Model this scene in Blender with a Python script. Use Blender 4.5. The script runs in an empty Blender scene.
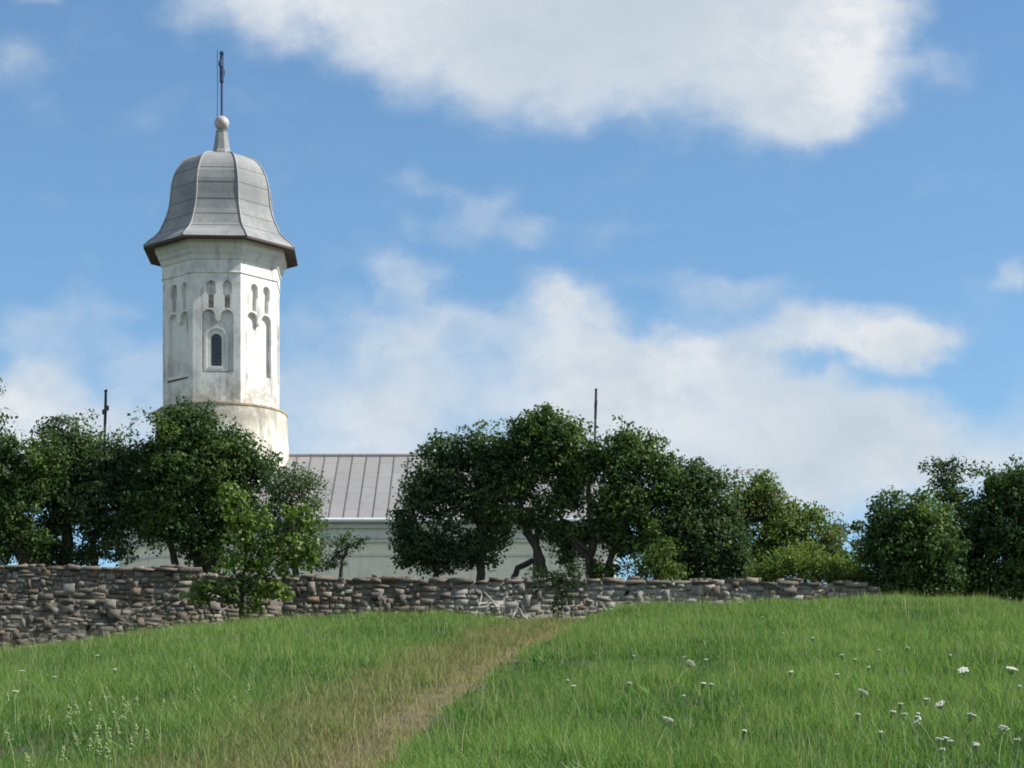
import bpy, math, random
import numpy as np
from mathutils import Vector, Matrix
random.seed(7); RNG = np.random.default_rng(11)
PI = math.pi
scene = bpy.context.scene
COL = scene.collection

# ------------------------------------------------------------------ camera model
F_PX = 2200.0; PITCH = 0.0; CYP = 833.0; EXPO = .5   # level camera with a raised lens shift
CP, SP = math.cos(PITCH), math.sin(PITCH)
def at(px, py, Y):
    a, b = px-512.0, CYP-py
    dy = CP*F_PX - SP*b; dz = SP*F_PX + CP*b
    return Vector((a*Y/dy, Y, dz*Y/dy))
def proj(x, y, z):
    d = y*CP + z*SP
    return 512 + F_PX*x/d, CYP - F_PX*(-y*SP + z*CP)/d
def mpp(Y, z=8.0): return (Y*CP + z*SP)/F_PX      # metres covered by one pixel

# ------------------------------------------------------------------ helpers
def tag(o, label=None, cat=None, group=None, kind=None):
    if label: o['label'] = label
    if cat: o['category'] = cat
    if group: o['group'] = group
    if kind: o['kind'] = kind
    return o
def empty(name, loc, label, cat, group=None):
    o = bpy.data.objects.new(name, None); COL.objects.link(o); o.location = loc
    o.empty_display_size = .3
    return tag(o, label, cat, group)
def link(name, me, mat, parent=None, smooth=False):
    o = bpy.data.objects.new(name, me); COL.objects.link(o)
    if mat is not None: me.materials.append(mat)
    if smooth: me.polygons.foreach_set('use_smooth', [True]*len(me.polygons))
    if parent is not None:
        o.parent = parent
        root = parent.location if parent.parent is None else Vector((0, 0, 0))
        if parent.parent is None:                       # geometry is written in world space
            me.transform(Matrix.Translation(-Vector(parent.location)))
        else:
            me.transform(Matrix.Translation(-Vector(parent.parent.location)))
    return o
def mesh_quads(name, V, Q, C=None):
    """V (n,3), Q (m,4) numpy arrays; C per vertex colour"""
    me = bpy.data.meshes.new(name)
    V = np.asarray(V, np.float32); Q = np.asarray(Q, np.int32)
    me.vertices.add(len(V)); me.vertices.foreach_set('co', V.ravel())
    me.loops.add(Q.size); me.loops.foreach_set('vertex_index', Q.ravel())
    me.polygons.add(len(Q))
    me.polygons.foreach_set('loop_start', np.arange(0, Q.size, 4, dtype=np.int32))
    me.polygons.foreach_set('loop_total', np.full(len(Q), 4, np.int32))
    if C is not None:
        at_ = me.color_attributes.new('Col', 'FLOAT_COLOR', 'POINT')
        c4 = np.ones((len(V), 4), np.float32); c4[:, :3] = C
        at_.data.foreach_set('color', c4.ravel())
    me.update(calc_edges=True); me.validate()
    return me
class MB:
    def __init__(s): s.v = []; s.f = []
    def add(s, vs, fs):
        n = len(s.v); s.v += [tuple(v) for v in vs]; s.f += [tuple(i+n for i in f) for f in fs]; return s
    def box(s, x0, x1, y0, y1, z0, z1):
        return s.add([(x0,y0,z0),(x1,y0,z0),(x1,y1,z0),(x0,y1,z0),(x0,y0,z1),(x1,y0,z1),(x1,y1,z1),(x0,y1,z1)],
                     [(0,3,2,1),(4,5,6,7),(0,1,5,4),(1,2,6,5),(2,3,7,6),(3,0,4,7)])
    def tube(s, pts, rad, n=7, cap=True):
        pts = [Vector(p) for p in pts]; vs = []; fs = []
        for i, p in enumerate(pts):
            d = (pts[min(i+1, len(pts)-1)] - pts[max(i-1, 0)])
            d = d.normalized() if d.length > 1e-9 else Vector((0,0,1))
            a = d.cross(Vector((0.13,1,0.07)));  a.normalize(); b = d.cross(a)
            r = rad[i] if hasattr(rad, '__len__') else rad
            for k in range(n):
                t = 2*PI*k/n; vs.append(p + (a*math.cos(t) + b*math.sin(t))*r)
        for i in range(len(pts)-1):
            for k in range(n):
                k2 = (k+1) % n; fs.append((i*n+k, i*n+k2, (i+1)*n+k2, (i+1)*n+k))
        if cap: fs += [tuple(range(n))[::-1], tuple((len(pts)-1)*n+k for k in range(n))]
        return s.add(vs, fs)
    def lathe(s, prof, n, cx, cy, rot=0, caps=(False, False)):
        vs = []; fs = []
        for (r, z) in prof:
            for k in range(n):
                t = rot + 2*PI*k/n; vs.append((cx+r*math.cos(t), cy+r*math.sin(t), z))
        for i in range(len(prof)-1):
            for k in range(n):
                k2 = (k+1) % n; fs.append((i*n+k, i*n+k2, (i+1)*n+k2, (i+1)*n+k))
        if caps[0]: fs.append(tuple(range(n))[::-1])
        if caps[1]: fs.append(tuple((len(prof)-1)*n+k for k in range(n)))
        return s.add(vs, fs)
    def mesh(s, name):
        me = bpy.data.meshes.new(name); me.from_pydata(s.v, [], s.f); me.update(); return me
    def build(s, name, mat, parent=None, smooth=False): return link(name, s.mesh(name), mat, parent, smooth)

def curve_slab(outer, holes, depth, bevel=0.0):
    """flat slab in XY with holes, from z=0 down to z=-depth ; returns (verts, faces)"""
    cu = bpy.data.curves.new('slab', 'CURVE'); cu.dimensions = '2D'; cu.fill_mode = 'BOTH'
    cu.extrude = depth/2
    for ring in [outer] + holes:
        sp = cu.splines.new('POLY'); sp.points.add(len(ring)-1)
        for p, q in zip(sp.points, ring): p.co = (q[0], q[1], 0, 1)
        sp.use_cyclic_u = True
    o = bpy.data.objects.new('slab', cu); COL.objects.link(o)
    dg = bpy.context.evaluated_depsgraph_get(); dg.update()
    me = bpy.data.meshes.new_from_object(o.evaluated_get(dg))
    vs = [(v.co.x, v.co.y, v.co.z - depth/2) for v in me.vertices]; fs = [tuple(p.vertices) for p in me.polygons]
    bpy.data.objects.remove(o); bpy.data.curves.remove(cu); bpy.data.meshes.remove(me)
    return vs, fs

# ------------------------------------------------------------------ materials
class NT:
    def __init__(s, name):
        s.m = bpy.data.materials.new(name); s.m.use_nodes = True; s.t = s.m.node_tree
        s.b = s.t.nodes['Principled BSDF']; s.out = s.t.nodes['Material Output']
        s.b.inputs['Roughness'].default_value = .8
    def n(s, typ, **kw):
        nd = s.t.nodes.new(typ)
        for k, v in kw.items():
            if k[0] == '_': setattr(nd, k[1:], v)
            else: s.set(nd.inputs[k.replace('__', ' ')], v)
        return nd
    def set(s, inp, v):
        if isinstance(v, bpy.types.NodeSocket): s.t.links.new(v, inp)
        else: inp.default_value = v
    def noise(s, scale, detail=4, rough=.55, vec=None, stretch=None, dist=0):
        nd = s.n('ShaderNodeTexNoise'); nd.inputs['Scale'].default_value = scale
        nd.inputs['Detail'].default_value = detail; nd.inputs['Roughness'].default_value = rough
        nd.inputs['Distortion'].default_value = dist
        if vec is None: vec = s.obj()
        if stretch:
            mp = s.n('ShaderNodeMapping'); mp.inputs['Scale'].default_value = stretch
            s.t.links.new(vec, mp.inputs['Vector']); vec = mp.outputs[0]
        s.t.links.new(vec, nd.inputs['Vector']); return nd.outputs['Fac']
    def obj(s):
        if not hasattr(s, '_tc'): s._tc = s.n('ShaderNodeTexCoord')
        return s._tc.outputs['Object']
    def rng(s, v, a, b, c=0., d=1.):
        nd = s.n('ShaderNodeMapRange', _interpolation_type='SMOOTHSTEP'); s.set(nd.inputs['Value'], v)
        for k, q in zip(('From Min','From Max','To Min','To Max'), (a,b,c,d)): nd.inputs[k].default_value = q
        return nd.outputs[0]
    def mix(s, f, a, b, mode='MIX'):
        nd = s.n('ShaderNodeMix', _data_type='RGBA', _blend_type=mode)
        s.set(nd.inputs[0], f)
        s.set(nd.inputs[6], a if isinstance(a, bpy.types.NodeSocket) else (*a, 1))
        s.set(nd.inputs[7], b if isinstance(b, bpy.types.NodeSocket) else (*b, 1))
        return nd.outputs[2]
    def math(s, op, a, b=0., c=0.):
        nd = s.n('ShaderNodeMath', _operation=op); s.set(nd.inputs[0], a); s.set(nd.inputs[1], b); s.set(nd.inputs[2], c)
        return nd.outputs[0]
    def col(s, v): s.set(s.b.inputs['Base Color'], v if isinstance(v, bpy.types.NodeSocket) else (*v, 1))
    def bump(s, h, strength=.5, dist=.02):
        nd = s.n('ShaderNodeBump'); nd.inputs['Strength'].default_value = strength; nd.inputs['Distance'].default_value = dist
        s.set(nd.inputs['Height'], h); s.t.links.new(nd.outputs[0], s.b.inputs['Normal'])
    def sep(s):
        nd = s.n('ShaderNodeSeparateXYZ'); s.t.links.new(s.obj(), nd.inputs[0]); return nd.outputs
def plaster(name, base, stain, amount=.5, low_z=None, high_z=None, top=None):
    t = NT(name)
    big = t.noise(1.1, 6, .65); streak = t.noise(2.2, 5, .6, stretch=(1.6, 1.6, .28)); fine = t.noise(14, 4, .6)
    c = t.mix(t.rng(big, .42, .72, 0, amount*.8), base, stain)
    c = t.mix(t.rng(streak, .52, .74, 0, amount), c, tuple(v*.62 for v in stain))
    c = t.mix(t.rng(fine, .55, .8, 0, .25), c, tuple(v*.7 for v in stain))
    if low_z is not None:
        z = t.sep()[2]
        f = t.math('MULTIPLY', t.rng(z, low_z, high_z, 1, 0), t.rng(t.noise(2.6, 6, .7), .4, .62, 0, .85))
        c = t.mix(f, c, (.34, .30, .23))
    if top is not None:
        f = t.math('MULTIPLY', t.rng(t.sep()[2], top-1.5, top-.1, 0, 1), t.rng(t.noise(1.7, 6, .65, stretch=(1, 1, .6)), .36, .6, 0, .8))
        c = t.mix(f, c, (.29, .26, .21))
    t.col(c); t.b.inputs['Roughness'].default_value = .9
    t.bump(t.math('ADD', fine, t.math('MULTIPLY', big, 2.)), .35, .02)
    return t.m
def sheet_metal(name, c1, c2, ring_period=None, z_off=0., rough=.45, metal=.35):
    t = NT(name)
    a = t.noise(.9, 5, .6); st = t.noise(3, 5, .65, stretch=(1.5, 1.5, .35)); fi = t.noise(22, 3, .6)
    c = t.mix(t.rng(a, .35, .68), c1, c2)
    c = t.mix(t.rng(st, .5, .75, 0, .5), c, tuple(v*.6 for v in c1))
    c = t.mix(t.rng(fi, .5, .8, 0, .2), c, (.2, .17, .14))
    t.col(c); t.b.inputs['Roughness'].default_value = rough; t.b.inputs['Metallic'].default_value = metal
    t.bump(t.math('ADD', t.math('MULTIPLY', a, 3.), fi), .25, .02)
    return t.m
def simple(name, c, rough=.7, metal=0., var=.25, scale=5):
    t = NT(name); n = t.noise(scale, 5, .6)
    t.col(t.mix(t.rng(n, .35, .7, 0, 1), c, tuple(v*(1-var) for v in c)))
    t.b.inputs['Roughness'].default_value = rough; t.b.inputs['Metallic'].default_value = metal
    t.bump(n, .2, .01); return t.m
def leafy(name, trans=.25, rough=.55, tint=(1., 1.25, .45), spec=.35):
    t = NT(name)
    at_ = t.n('ShaderNodeVertexColor', _layer_name='Col')
    t.col(at_.outputs[0]); t.b.inputs['Roughness'].default_value = rough
    t.b.inputs['Specular IOR Level'].default_value = spec
    tr = t.n('ShaderNodeBsdfTranslucent')
    t.set(tr.inputs[0], t.mix(1., at_.outputs[0], tint, 'MULTIPLY'))
    mx = t.n('ShaderNodeMixShader'); mx.inputs[0].default_value = trans
    t.t.links.new(t.b.outputs[0], mx.inputs[1]); t.t.links.new(tr.outputs[0], mx.inputs[2])
    t.t.links.new(mx.outputs[0], t.out.inputs[0]); return t.m
def bark_mat():
    t = NT('bark'); n = t.noise(6, 6, .7, stretch=(1, 1, .3))
    t.col(t.mix(t.rng(n, .35, .65), (.022, .018, .014), (.06, .05, .04))); t.b.inputs['Roughness'].default_value = .95
    t.bump(n, .8, .03); return t.m
M = {}
M['plaster'] = plaster('tower_plaster', (.76, .745, .71), (.38, .365, .34), .8, 10.9, 12.4)
M['drum'] = plaster('drum_plaster', (.70, .66, .58), (.27, .235, .19), .95, top=10.9)
M['nave'] = plaster('nave_plaster', (.84, .77, .62), (.66, .60, .47), .4)
M['trim'] = plaster('trim_plaster', (.66, .65, .61), (.42, .40, .36), .45)
M['ledge'] = simple('ledge_stone', (.42, .33, .2), .9, var=.4)
M['dome'] = sheet_metal('dome_zinc', (.195, .205, .208), (.285, .29, .288), rough=.85, metal=0.)
M['joint'] = simple('dome_joint', (.155, .162, .165), .7)
M['seam'] = sheet_metal('seam_zinc', (.25, .25, .24), (.32, .32, .31), rough=.6, metal=.1)
M['dark_seam'] = simple('joint_dark', (.17, .165, .16), .6)
M['roof'] = sheet_metal('roof_sheet', (.30, .275, .26), (.40, .375, .36), rough=.6, metal=.12)
def roof_mat():
    t = NT('roof_sheet')
    a = t.noise(.9, 5, .6); st = t.noise(3, 5, .65, stretch=(1.5, 1.5, .35)); fi = t.noise(22, 3, .6)
    xyz = t.sep(); cv = t.n('ShaderNodeCombineXYZ'); global ROOF_ADD; t.set(cv.inputs[0], t.math('MULTIPLY', xyz[2], 1.9)); t.set(cv.inputs[1], t.math('ADD', xyz[0], 0.)); ROOF_ADD = cv.inputs[1].links[0].from_node.inputs[1]
    bk = t.n('ShaderNodeTexBrick', _offset=.37, _squash=1.); t.t.links.new(cv.outputs[0], bk.inputs['Vector'])
    bk.inputs['Scale'].default_value = 1; bk.inputs['Mortar Size'].default_value = .014; bk.inputs['Mortar Smooth'].default_value = .3
    bk.inputs['Brick Width'].default_value = 1.45; bk.inputs['Row Height'].default_value = .535
    bk.inputs['Color1'].default_value = (.245, .24, .24, 1); bk.inputs['Color2'].default_value = (.295, .288, .285, 1); bk.inputs['Mortar'].default_value = (.12, .11, .105, 1)
    c = t.mix(t.rng(a, .35, .68, 0, .5), bk.outputs[0], (.26, .25, .24))
    c = t.mix(t.rng(st, .5, .75, 0, .5), c, (.18, .17, .165)); c = t.mix(t.rng(fi, .5, .8, 0, .2), c, (.2, .17, .14))
    t.col(c); t.b.inputs['Roughness'].default_value = .6; t.b.inputs['Metallic'].default_value = .1
    t.bump(t.math('ADD', t.math('MULTIPLY', a, 3.), fi), .25, .02); return t.m
M['roof'] = roof_mat()
M['roof_seam'] = simple('roof_seam', (.15, .135, .13), .6)
M['fascia'] = simple('fascia_brown', (.05, .022, .018), .6, var=.45, scale=9)
M['ball'] = simple('finial_ball', (.46, .42, .40), .5, var=.35)
M['cross'] = simple('cross_iron', (.02, .045, .13), .5)
M['iron'] = simple('iron', (.03, .028, .027), .6)
M['stained'] = simple('stained_niche', (.42, .36, .26), .9, var=.6, scale=6)
M['rust'] = simple('rust', (.12, .06, .05), .8)
M['glass'] = simple('window_glass', (.03, .04, .055), .15, var=.5)
M['lead'] = simple('window_bars', (.10, .11, .12), .6)
M['gutter'] = simple('gutter_white', (.70, .72, .74), .35, var=.1)
M['bark'] = bark_mat()
M['leaf'] = leafy('leaves', .36, .6, spec=.2)
M['leaf_bright'] = leafy('leaves_bright', .35, .5)
M['grass'] = leafy('grass_blades', .45, .6, (1., 1.15, .5), .25)
M['petal'] = simple('petals', (.62, .64, .54), .7, var=.1)
M['cream'] = simple('cream_petals', (.30, .38, .15), .7, var=.25)
M['stem'] = simple('flower_stem', (.17, .26, .08), .7)
M['drywood'] = simple('dry_wood', (.36, .34, .30), .9, var=.3)

# ------------------------------------------------------------------ ground
CR_X = np.array([-400, -200, 0, 100, 200, 300, 400, 480, 520, 560, 600, 640, 700, 760, 880, 1024, 1300])
CR_Y = np.array([668, 662, 654, 640, 624, 613, 611, 613, 619, 616, 609, 602, 599, 596, 594, 599, 606])
def crest_z(px, Y=48.):
    b = CYP - 5 - np.interp(px, CR_X, CR_Y)
    return (SP*F_PX + CP*b)*Y/(CP*F_PX - SP*b)
def softn(x, y):
    return (np.sin(x*.9+1.3*np.sin(y*.5))*np.cos(y*.8+.7*np.sin(x*.4)) + .6*np.sin(x*2.1+y*1.4+2)*np.sin(y*1.9-x*.7)
            + .35*np.sin(x*4.3-y*2.2)*np.cos(y*3.7+x*1.9))
WALLP = [(-260, 49.6), (0, 50.0), (195, 50.2), (290, 51.0), (500, 51.5), (700, 51.6), (900, 52.0), (1120, 52.0)]
def wall_xy(px):
    Y = np.interp(px, [p[0] for p in WALLP], [p[1] for p in WALLP])
    return (np.asarray(px, float)-512)*(Y*CP+5.5*SP)/F_PX, Y
_wx, _wy = wall_xy(np.linspace(-260, 1120, 60))
def wall_Y(x): return np.interp(x, _wx, _wy)
def G(x, y):
    x = np.asarray(x, float); y = np.asarray(y, float)
    zc = crest_z(512 + F_PX*x/48.)
    z15 = .36
    t = np.clip((y-15)/33., 0, None)
    tt = np.where(t < .9, t, .9 + .1*np.tanh(np.clip(t-.9, 0, 9)/.1)*1.0)
    z = z15 + (zc - z15)*tt
    z = np.where(y < 15, z15 + (np.clip(y, -40, 15)-15)*.14, z)
    z = z + .045*softn(x, y)*np.clip((60-y)/10, 0, 1)
    yard = 5.32 + .05*softn(x*.5, y*.5)
    wY = wall_Y(x)
    inside = np.clip((y - wY - .15)/.3, 0, 1)
    z = z*(1-inside) + np.maximum(yard, z)*inside
    far = np.clip(y-115, 0, None)
    return z - far*.035
DRY_R = ([612, 622, 645, 680, 720, 768, 830], [612, 590, 548, 492, 446, 400, 345])   # py -> px right edge
DRY_L = ([612, 622, 650, 690, 740, 768, 830], [560, 500, 410, 318, 215, 150, 40])
def dryness(x, y):
    z = G(x, y); px, py = proj(x, y, z)
    n = softn(x*1.7, y*.8)
    r = np.interp(py, *DRY_R) + 9*n + 5*softn(x*5, y*4); l = np.interp(py, *DRY_L) + 38*n*np.clip((py-600)/100, .1, 1)
    wr = 16.; wl = 20 + np.clip(py-620, 0, 200)*.38
    d = np.clip((r-px)/wr, 0, 1)*np.clip((px-l)/(wl*2.1)+.26, 0, 1)**1.1
    d = np.where((y > 52) | (y < 6), 0, d)
    return d
def trail(x, y):          # trodden line hugging the right edge of the dry strip
    z = G(x, y); px, py = proj(x, y, z)
    r = np.interp(py, *DRY_R); w = 6 + np.clip(py-610, 0, 300)*.22
    return np.exp(-((px - (r-w*1.1))/w)**2) * (y < 52) * (y > 6)

def grid_axis(parts):
    out = []
    for a, b, st in parts: out += list(np.arange(a, b, st))
    return np.array(out + [parts[-1][1]])
gx = grid_axis([(-400, -60, 20), (-60, -22, 2), (-22, 22, .2), (22, 60, 2), (60, 400, 20)])
gy = grid_axis([(-300, -20, 20), (-20, 8, 2), (8, 53, .2), (53, 120, 2), (120, 900, 40)])
X, Yg = np.meshgrid(gx, gy); Zg = G(X, Yg)
nx, ny = len(gx), len(gy)
idx = np.arange(nx*ny).reshape(ny, nx)
Q = np.stack([idx[:-1, :-1], idx[:-1, 1:], idx[1:, 1:], idx[1:, :-1]], -1).reshape(-1, 4)
V = np.stack([X, Yg, Zg], -1).reshape(-1, 3)
D = dryness(V[:, 0], V[:, 1])[:, None]
gcol = np.array([.045, .062, .022])*(1-D) + np.array([.15, .115, .06])*D
T_ = trail(V[:, 0], V[:, 1])[:, None]
gcol = gcol*(1-.6*T_) + np.array([.21, .15, .085])*.6*T_
me = mesh_quads('ground', V, Q, gcol)
t = NT('meadow_soil')
vc = t.n('ShaderNodeVertexColor', _layer_name='Col')
n1 = t.noise(3, 6, .7); n2 = t.noise(30, 4, .6)
c = t.mix(t.rng(n1, .3, .7, 0, .5), vc.outputs[0], (.05, .06, .02))
t.col(t.mix(t.rng(n2, .4, .7, 0, .4), c, (.09, .085, .04))); t.b.inputs['Roughness'].default_value = 1
t.bump(n2, 1., .05)
g = link('ground', me, t.m, smooth=True); tag(g, 'grassy hillside sloping up to the stone wall', 'ground', kind='structure')

# ------------------------------------------------------------------ grass blades
def blades(P, h, w, lean, colr, name):
    n = len(P)
    az = RNG.uniform(0, 2*PI, n); face = RNG.uniform(0, PI, n)
    dx = np.cos(az)*lean*h; dy = np.sin(az)*lean*h
    wx = np.cos(face)*w/2; wy = np.sin(face)*w/2
    V = np.empty((n, 6, 3), np.float32)
    base = P
    for k, (f, ww) in enumerate(((0, 1.), (.5, .8), (1., .12))):
        cx = base[:, 0] + dx*f*f; cy = base[:, 1] + dy*f*f; cz = base[:, 2] - .02 + h*f*(1 - .18*f*lean)
        V[:, 2*k, 0] = cx - wx*ww; V[:, 2*k, 1] = cy - wy*ww; V[:, 2*k, 2] = cz
        V[:, 2*k+1, 0] = cx + wx*ww; V[:, 2*k+1, 1] = cy + wy*ww; V[:, 2*k+1, 2] = cz
    i = (np.arange(n)*6)[:, None, None]
    Q = (i + np.array([[0, 1, 3, 2], [2, 3, 5, 4]])[None]).reshape(-1, 4)
    C = np.repeat(colr, 6, axis=0)
    return mesh_quads(name, V.reshape(-1, 3), Q, C)
def scatter(n, y0, y1, marg=1.18, power=1.0):
    # density falls slowly with distance
    u = RNG.uniform(0, 1, n); y = y0 + (y1-y0)*u**power
    x = RNG.uniform(-1, 1, n)*(y*.2335*marg + 1.0)
    ok = RNG.uniform(0, 1, n) < (y/ y1)**.35
    return x[ok], y[ok]
x, y = scatter(800000, 12.5, 51.2)
# clump the blades into tufts
tx = RNG.normal(0, .035, len(x)); x = np.where(RNG.uniform(0, 1, len(x)) < .6, np.round(x/.13+.5*np.sin(np.round(y/.13)*12.9898))*.13 + tx, x)
keep = y < wall_Y(x) - .12
x, y = x[keep], y[keep]
keep = RNG.uniform(0, 1, len(x)) > .28*np.clip(trail(x, y)*1.5 - .35*softn(x*4, y*3), 0, 1)
x, y = x[keep], y[keep]
Dv = dryness(x, y); Tv = trail(x, y)
patch = softn(x*.8+3, y*.5); patch2 = softn(x*2.6, y*1.5+5)
isdry = RNG.uniform(0, 1, len(x)) < Dv*.97
low = 1 - .45*np.clip(Tv*1.6, 0, 1)
h0 = (.125 + .035*patch + .035*patch2).clip(.05, .28)
z = G(x, y)
P = np.stack([x, y, z], 1)
def lerp(a, b, f): return np.array(a)[None]*(1-f[:, None]) + np.array(b)[None]*f[:, None]
# green
s = ~isdry
f1 = np.clip(.45 + .42*patch[s] + .2*patch2[s] + RNG.normal(0, .28, s.sum()), 0, 1)
cg = lerp((.062, .155, .034), (.178, .288, .08), f1)
yel = (RNG.uniform(0, 1, s.sum()) < .10 + .12*np.clip(patch2[s], 0, 1)); cg[yel] = lerp((.17, .24, .085), (.26, .29, .13), RNG.uniform(0, 1, yel.sum()))
pxg, pyg = proj(P[s][:, 0], P[s][:, 1], P[s][:, 2])
cg *= RNG.uniform(.65, 1.35, (len(cg), 1))
hh = h0[s]*RNG.uniform(.55, 1.5, s.sum())*low[s]; hh[yel] *= 1.45
ww = np.where(yel, .005, RNG.uniform(.005, .011, s.sum()))*(1+ (P[s][:, 1]-15)/60)
me = blades(P[s], hh, ww, RNG.uniform(.1, .75, s.sum()), cg, 'grass')
tag(link('grass', me, M['grass']), 'fresh green meadow grass covering the slope', 'grass', kind='stuff')
# dry
s = isdry
cd = lerp((.22, .19, .105), (.38, .32, .19), np.clip(RNG.uniform(0, 1, s.sum())*.8 + .2*patch2[s], 0, 1))
gr = RNG.uniform(0, 1, s.sum()) < .40*(1-Tv[s]); cd[gr] = lerp((.09, .15, .04), (.20, .25, .09), RNG.uniform(0, 1, gr.sum()))
cd *= RNG.uniform(.7, 1.2, (len(cd), 1))
me = blades(P[s], h0[s]*RNG.uniform(.6, 1.6, s.sum())*low[s], RNG.uniform(.005, .010, s.sum())*(1+(P[s][:, 1]-15)/60), RNG.uniform(.1, .8, s.sum()), cd, 'dry_grass')
tag(link('dry_grass', me, M['grass']), 'dry straw coloured grass along the trodden track up the slope', 'dry grass', kind='stuff')

# broad leaved weeds between the grass
xw, yw = scatter(9000, 13, 50); kp = (yw < wall_Y(xw)-.3) & (softn(xw*1.1+7, yw*.7) + .5*softn(xw*3, yw*2) > .15) & (dryness(xw, yw) < .25); xw, yw = xw[kp], yw[kp]
nW = 9; xi = np.repeat(xw, nW) + RNG.normal(0, .05, len(xw)*nW); yi = np.repeat(yw, nW) + RNG.normal(0, .05, len(xw)*nW)
P = np.stack([xi, yi, G(xi, yi)], 1); tn = np.repeat(RNG.uniform(0, 1, len(xw)), nW)
hw_ = np.repeat(RNG.uniform(.06, .15, len(xw)), nW)*RNG.uniform(.5, 1.2, len(xi))
me = blades(P, hw_, hw_*.24, RNG.uniform(.3, 1.1, len(xi)), lerp((.05, .12, .035), (.17, .27, .09), tn)*RNG.uniform(.8, 1.2, (len(xi), 1)), 'meadow_weeds')
tag(link('meadow_weeds', me, M['grass']), 'low broad leaved weeds growing among the meadow grass', 'weeds', kind='stuff')
# tall pale seed stalks
xw, yw = scatter(6500, 13, 50.5); kp = (yw < wall_Y(xw)-.2) & (softn(xw*.7, yw*.6+2) > -.5); xw, yw = xw[kp], yw[kp]; n_ = len(xw)
P = np.stack([xw, yw, G(xw, yw)], 1)
me = blades(P, RNG.uniform(.24, .46, n_), np.full(n_, .006)*(1+(yw-15)/50), RNG.uniform(.05, .4, n_), lerp((.24, .28, .12), (.40, .40, .22), RNG.uniform(0, 1, n_)), 'seed_stalks')
tag(link('seed_stalks', me, M['grass']), 'thin pale seed stalks standing above the meadow grass', 'grass stalks', kind='stuff')

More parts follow.
